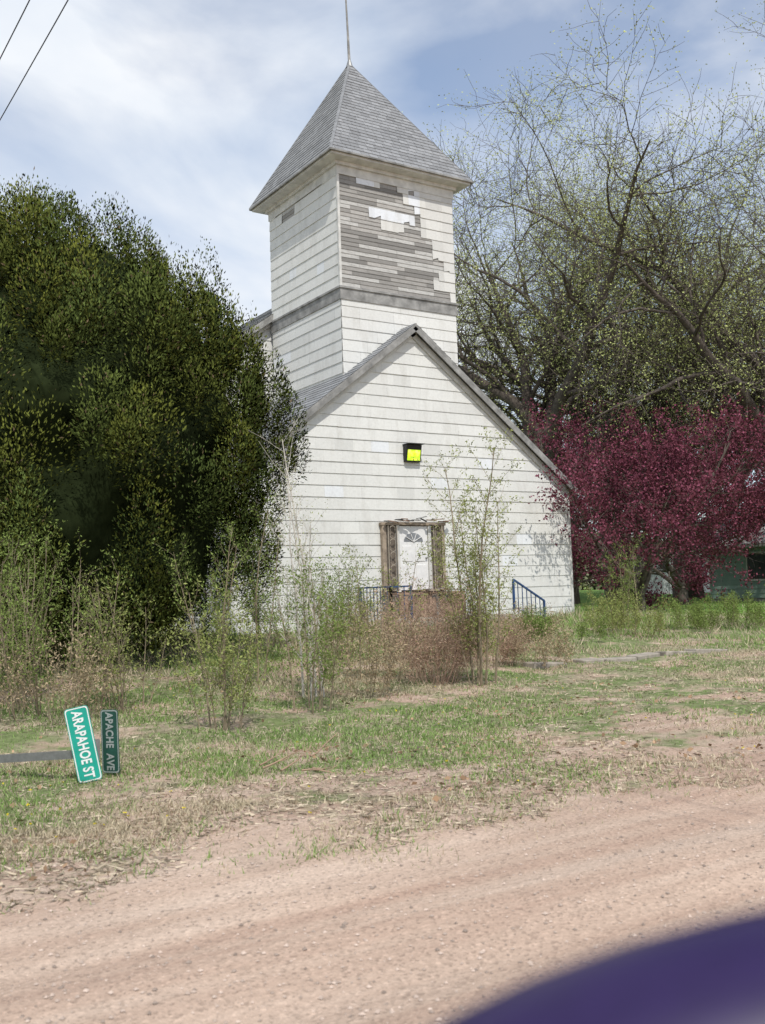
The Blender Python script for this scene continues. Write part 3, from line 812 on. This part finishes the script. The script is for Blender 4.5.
# fallen dead branches
out = []
random.seed(3)
bx, by = W(-.95, 9.3)
for i in range(6):
    x = bx+random.uniform(-.4, .4); y = by+random.uniform(-.25, .25)
    a = random.uniform(-1.4, 1.6)
    grow(out, [], Vector((x, y, G(x, y)+.04)), Vector((math.cos(a), math.sin(a), .04)), random.uniform(.2, .5), .010, 0,
         dict(seg=[4, 3], wob=[.16, .2], trop=[-.02, 0], taper=[.4, .4], nch=[3], start=[.2], ang=[40], rr=[.6], len=[.5, .2], leaf=9))
V, F = tubes(out, [5, 4]); mk('fallen_branches', V, F, plain('dead_wood', (.36, .25, .17), .9))

# broken concrete kerb
CP = empty('concrete_path')
random.seed(5)
x = 12.0; i = 0
while x < 16.6:
    w = random.uniform(.5, 1.0); y = 13.7+random.uniform(-.06, .06)
    z = G(x+w/2, y+.2)
    o = box('slab_%d' % i, -w/2, w/2, -.16, .16, -.08, .06, M_conc, CP, .02); o.location = (x+w/2, y+.2, z); o.rotation_euler = (random.uniform(-.05, .05), random.uniform(-.06, .06), random.uniform(-.08, .08))
    x += w+random.uniform(.03, .4); i += 1

# ---------------------------------------------------------------- fallen street sign
SG = empty('fallen_street_sign')
def P3(X, Y_, z):
    u, v = W(X, Y_); return Vector((u, v, z))
M_signw = plain('sign_white', (.78, .80, .78), .45, 0, .05, 8, 0)
M_sg1 = plain('sign_green', (.02, .36, .27), .4, 0, .15, 6, 0)
M_sg2 = plain('sign_dark_green', (.02, .075, .055), .45, 0, .3, 6, 0)
def blade(tag, cX, cY, zc, tilt, yaw, text, colr, size, wcol, ln=.66, wd=.215, sx=.78, sy=1.15):
    down = Vector((math.sin(tilt), 0, -math.cos(tilt))); right = Vector((math.cos(tilt), 0, math.sin(tilt))); nrm = down.cross(right)
    R = Matrix((down, right, nrm)).transposed().to_4x4()
    Rz = Matrix.Rotation(yaw-math.radians(33), 4, 'Z')
    Mx = Matrix.Translation(P3(cX, cY, zc)) @ Rz @ R
    V = []; r = .03
    for sx_, sy_, a0 in ((1, 1, 0), (-1, 1, 90), (-1, -1, 180), (1, -1, 270)):
        for k in range(5):
            a = math.radians(a0+k*22.5); V.append((sx_*(ln/2-r)+r*math.cos(a), sy_*(wd/2-r)+r*math.sin(a), .002))
    n = len(V); V += [(x, y, -.002) for x, y, z in V]
    F = [tuple(range(n)), tuple(reversed(range(n, 2*n)))]+[(i, i+n, (i+1) % n+n, (i+1) % n) for i in range(n)]
    o = mk('blade_'+tag, V, F, colr, SG); o.matrix_world = Mx
    V2 = []
    for (a, b_) in ((ln/2-.006, wd/2-.006), (ln/2-.015, wd/2-.015)):
        for sx_, sy_, a0 in ((1, 1, 0), (-1, 1, 90), (-1, -1, 180), (1, -1, 270)):
            for k in range(5):
                t = math.radians(a0+k*22.5); rr_ = .024
                V2.append((sx_*(a-rr_)+rr_*math.cos(t), sy_*(b_-rr_)+rr_*math.sin(t), .0035))
    o = mk('border_'+tag, V2, [(i, (i+1) % 20, (i+1) % 20+20, i+20) for i in range(20)], wcol, SG); o.matrix_world = Mx
    cu = bpy.data.curves.new('lettering_'+tag, 'FONT'); cu.body = text; cu.size = size; cu.align_x = 'CENTER'; cu.align_y = 'CENTER'; cu.extrude = .0006; cu.offset = .003
    cu.space_character = 1.05
    cu.materials.append(wcol)
    o = bpy.data.objects.new('lettering_'+tag, cu); link(o, SG); o.matrix_world = Mx @ Matrix.Translation((0, -.004, .0045)) @ Matrix.Diagonal((sx, sy, 1, 1))
gsz = G(*W(-2.66, 9.1))
blade('arapahoe', -2.70, 9.10, gsz+.33, .20, 0, 'ARAPAHOE ST', M_sg1, .112, M_signw)
blade('apache', -2.50, 9.24, gsz+.33, .03, -.45, 'APACHE  AVE', M_sg2, .10, plain('sign_faded', (.32, .36, .34), .6, 0, .2, 8, 0), ln=.56, wd=.20, sx=.8)
a = P3(-2.60, 9.16, gsz+.24); b_ = P3(-5.0, 9.9, G(*W(-5.0, 9.9))+.05)
beam('post_web', a, b_, .008, .062, M_steel, SG)
d = (b_-a).normalized(); side = d.cross(Vector((0, 0, 1))).normalized(); upv = side.cross(d)
for s in (-1, 1):
    beam('post_flange', a+upv*.033*s-side*(-.014), b_+upv*.033*s-side*(-.014), .036, .006, M_steel, SG)
beam('sign_bracket', a+Vector((0, 0, -.05)), a+Vector((0, 0, .12)), .05, .05, M_steel, SG, up=(0, 1, 0))

# ---------------------------------------------------------------- neighbouring house, shed
def sidingc(col):
    def f_(r, c):
        k = random.uniform(.93, 1.05); return tuple(x*k for x in col)
    return f_
HS = empty('green_house')
hu, hv = W(20.3, 43.5); hz = G(hu, hv)
hw, hd, hh = 8.0, 8.0, 2.9
def hbox(n, x0, x1, y0, y1, z0, z1, mat, bev=0): return box(n, hu+x0, hu+x1, hv+y0, hv+y1, hz+z0, hz+z1, mat, HS, bev)
V = []
for y in (0, hd): V += [(hu, hv+y, hz-.3), (hu+hw, hv+y, hz-.3), (hu+hw, hv+y, hz+hh), (hu+hw/2, hv+y, hz+hh+2.3), (hu, hv+y, hz+hh)]
mk('wall_body', V, [(0, 1, 2, 3, 4), (9, 8, 7, 6, 5), (0, 4, 9, 5), (1, 6, 7, 2), (4, 3, 8, 9), (3, 2, 7, 8)], M_body, HS)
GC = (.24, .34, .28)
shingles('gable_siding', (hu, hv, hz), (1, 0, 0), (0, 0, 1), (0, -1, 0), [(0, .2), (hw, .2), (hw, hh), (hw/2, hh+2.3), (0, hh)], .22, 9.5, M_paint, HS, sidingc(GC), stagger=False)
shingles('side_siding', (hu, hv+hd, hz), (0, -1, 0), (0, 0, 1), (-1, 0, 0), [(0, .2), (hd, .2), (hd, hh), (0, hh)], .22, 11.5, M_paint, HS, sidingc(GC), stagger=False)
for sg in (-1, 1):
    sl_ = 2.3/(hw/2)
    c0 = Vector((hu+hw/2, hv-.4, hz+hh+2.42)); c1 = Vector((hu+hw/2+sg*(hw/2+.5), hv-.4, hz+hh+2.42-sl_*(hw/2+.5)))
    V = [c0, c1, c1+Vector((0, hd+.8, 0)), c0+Vector((0, hd+.8, 0))]; V += [p-Vector((0, 0, .16)) for p in V]
    mk('roof_%s' % ('l' if sg < 0 else 'r'), V, [(0, 1, 2, 3), (7, 6, 5, 4), (0, 4, 5, 1), (1, 5, 6, 2), (2, 6, 7, 3), (3, 7, 4, 0)], plain('house_roof', (.42, .41, .40), .9), HS)
for x in (1.35, 5.2):
    hbox('window_frame', x-.08, x+1.38, -.07, -.03, 1.0, 2.35, M_trim)
    hbox('window_pane', x, x+1.3, -.085, -.072, 1.08, 2.27, M_glass)
    hbox('window_bar', x, x+1.3, -.10, -.087, 1.65, 1.70, M_trim)
for i, y in enumerate((1.2, 4.6)):
    hbox('side_window_frame', -.07, -.03, y-.08, y+1.18, 1.0, 2.35, M_trim)
    hbox('side_window_pane', -.085, -.072, y, y+1.1, 1.08, 2.27, M_glass)

SH = empty('white_shed')
su, sv = W(20.2, 68); sz = G(su, sv)
V = []
for y in (0, 4): V += [(su-2.5, sv+y, sz-.2), (su+2.5, sv+y, sz-.2), (su+2.5, sv+y, sz+2.3), (su, sv+y, sz+3.2), (su-2.5, sv+y, sz+2.3)]
mk('walls', V, [(0, 1, 2, 3, 4), (9, 8, 7, 6, 5), (0, 4, 9, 5), (1, 6, 7, 2)], plain('shed_white', (.75, .75, .73), .7), SH)
for sg in (-1, 1):
    V = [(su, sv-.2, sz+3.35), (su+sg*2.8, sv-.2, sz+2.34), (su+sg*2.8, sv+4.2, sz+2.34), (su, sv+4.2, sz+3.35)]; V += [(x, y, z-.1) for x, y, z in V]
    mk('roof', V, [(0, 1, 2, 3), (7, 6, 5, 4), (0, 4, 5, 1), (1, 5, 6, 2), (2, 6, 7, 3), (3, 7, 4, 0)], plain('shed_roof', (.3, .16, .13), .9), SH)
box('shed_door', su-.5, su+.5, sv-.05, sv-.01, sz, sz+2, M_trimg, SH)

# distant tree belt
n = 60000
seg = rs.rand(n); X = -30+seg*110; Yd = 118+rs.rand(n)*10
hmax = 3.5+7*fbm(X*.10+3, X*0+2.5, 3)
u, v = CA*X+SA*Yd, -SA*X+CA*Yd
z = 1.0+rs.rand(n)**.8*hmax
P = np.stack([u, v, z], -1)
col = np.array([.17, .18, .11])*(.6+.7*rs.rand(n))[:, None]
me = fastmesh('distant_trees', leaves(P, rs.normal(size=P.shape), .5+.5*rs.rand(n), .12+.14*rs.rand(n), rs), 4, M_bud, col)
link(bpy.data.objects.new('distant_trees', me))

# ---------------------------------------------------------------- overhead wires
WR = empty('overhead_power_lines')
out = []
for x in (3.04, 3.44):
    pts = []
    for i in range(25):
        t = i/24; pts.append(Vector((x, -25+75*t, 9.0+1.4*((2*t-1)**2)-.08)))
    out.append((pts, [.008]*25, 0))
V, F = tubes(out, [5]); mk('wires', V, F, M_black, WR)
for y in (-25, 50):
    UP = empty('utility_pole')
    V, F = tubes([([Vector((3.24, y, G(3.24, y)-.3)), Vector((3.24, y, 11.2))], [.16, .11], 0)], [12]); mk('pole', V, F, M_bark, UP)
    box('crossarm', 2.3, 4.2, y-.06, y+.06, 10.16, 10.3, M_bark, UP)

# ---------------------------------------------------------------- unidentified purple foreground object, built as a car side mirror
MR = empty('assumed_car_mirror')
m, nt, b = newmat('purple_paint')
f = noise(nt, 30, 2); nt.links.new(ramp(nt, f, [(.3, (.016, .007, .05)), (.7, (.020, .009, .06))]), b.inputs['Base Color'])
b.inputs['Roughness'].default_value = .4; b.inputs['Specular IOR Level'].default_value = .35
M_pur = m
def superell(name, loc, sx_, sy_, sz_, mat, e=.8):
    V = []; F = []; nu, nv = 40, 20
    def sp(c, p): return math.copysign(abs(c)**p, c)
    for i in range(nv+1):
        ph = -math.pi/2+math.pi*i/nv
        for j in range(nu):
            th = 2*math.pi*j/nu
            V.append((sx_*sp(math.cos(ph), e)*sp(math.cos(th), e), sy_*sp(math.cos(ph), e)*sp(math.sin(th), e), sz_*sp(math.sin(ph), e)))
    for i in range(nv):
        for j in range(nu): F.append((i*nu+j, i*nu+(j+1) % nu, (i+1)*nu+(j+1) % nu, (i+1)*nu+j))
    o = mk(name, V, F, mat, MR, smooth=True); o.location = loc; return o
ml = Vector((.392, .245, 1.373))
o = superell('housing', ml, .252, .075, .098, M_pur, 1.0); o.rotation_euler = (0, math.radians(-6), math.radians(-33))
off = Matrix.Rotation(math.radians(-33), 3, 'Z')
o = superell('mirror_glass', ml+off @ Vector((0, .062, -.002)), .205, .022, .072, plain('mirror_silver', (.7, .7, .72), .05, 1, .02, 3, 0), .9); o.rotation_euler = (0, math.radians(-6), math.radians(-33))
beam('mounting_arm', ml+off @ Vector((.08, 0, -.04)), ml+off @ Vector((.22, -.05, -.22)), .06, .05, M_pur, MR)
o = superell('door_skin', ml+off @ Vector((.65, -.10, -.62)), .62, .06, .45, M_pur, .5); o.rotation_euler = (0, 0, math.radians(-33))

# ---------------------------------------------------------------- world, sun, camera
S_ = Vector((-.25, -.62, .90)).normalized()
w = bpy.data.worlds.new('World'); scene.world = w; w.use_nodes = True
nt = w.node_tree; bg = nt.nodes['Background']
sky = nt.nodes.new('ShaderNodeTexSky'); sky.sky_type = 'NISHITA'; sky.sun_disc = False
sky.sun_elevation = math.asin(S_.z); sky.sun_rotation = math.atan2(S_.x, S_.y) % (2*math.pi)
sky.altitude = 300; sky.air_density = 1.0; sky.dust_density = .6
tc = nt.nodes.new('ShaderNodeTexCoord')
mp = nt.nodes.new('ShaderNodeMapping'); mp.inputs['Scale'].default_value = (1, 1, 1.8); mp.inputs['Location'].default_value = (.35, .1, .2)
nt.links.new(tc.outputs['Generated'], mp.inputs['Vector'])
cf = noise(nt, 2.6, 7, .5, mp.outputs[0], .5)
cm = ramp(nt, cf, [(.38, .22), (.50, .58), (.62, 1.0)])
shade = ramp(nt, noise(nt, 3.4, 6, .5, mp.outputs[0], .2), [(.35, (7.8, 8.5, 9.5)), (.6, (9.8, 10.0, 10.3))])
skyb = mix(nt, 1.0, sky.outputs[0], (1.55, 1.6, 1.65), 'MULTIPLY')
c = mix(nt, cm, skyb, shade)
nt.links.new(c, bg.inputs['Color']); bg.inputs['Strength'].default_value = .1

sl = bpy.data.lights.new('sun', 'SUN'); sl.energy = 3.5; sl.angle = math.radians(.5); sl.color = (1, .965, .91)
so = bpy.data.objects.new('sun', sl); scene.collection.objects.link(so)
so.rotation_euler = S_.to_track_quat('Z', 'Y').to_euler(); so.location = (0, 0, 30)

cam = bpy.data.cameras.new('camera'); co = bpy.data.objects.new('camera', cam); scene.collection.objects.link(co)
cam.sensor_fit = 'VERTICAL'; cam.sensor_height = 36; cam.sensor_width = 27; cam.lens = 1020/1024*36
cam.clip_start = .02; cam.clip_end = 3000
co.matrix_world = Matrix.Translation((0, 0, 1.6)) @ Matrix.Rotation(math.radians(-33), 4, 'Z') @ Matrix.Rotation(math.radians(94.5), 4, 'X') @ Matrix.Rotation(math.radians(-1.9), 4, 'Z')
cam.dof.use_dof = True; cam.dof.focus_distance = 20; cam.dof.aperture_fstop = 3.4
scene.camera = co
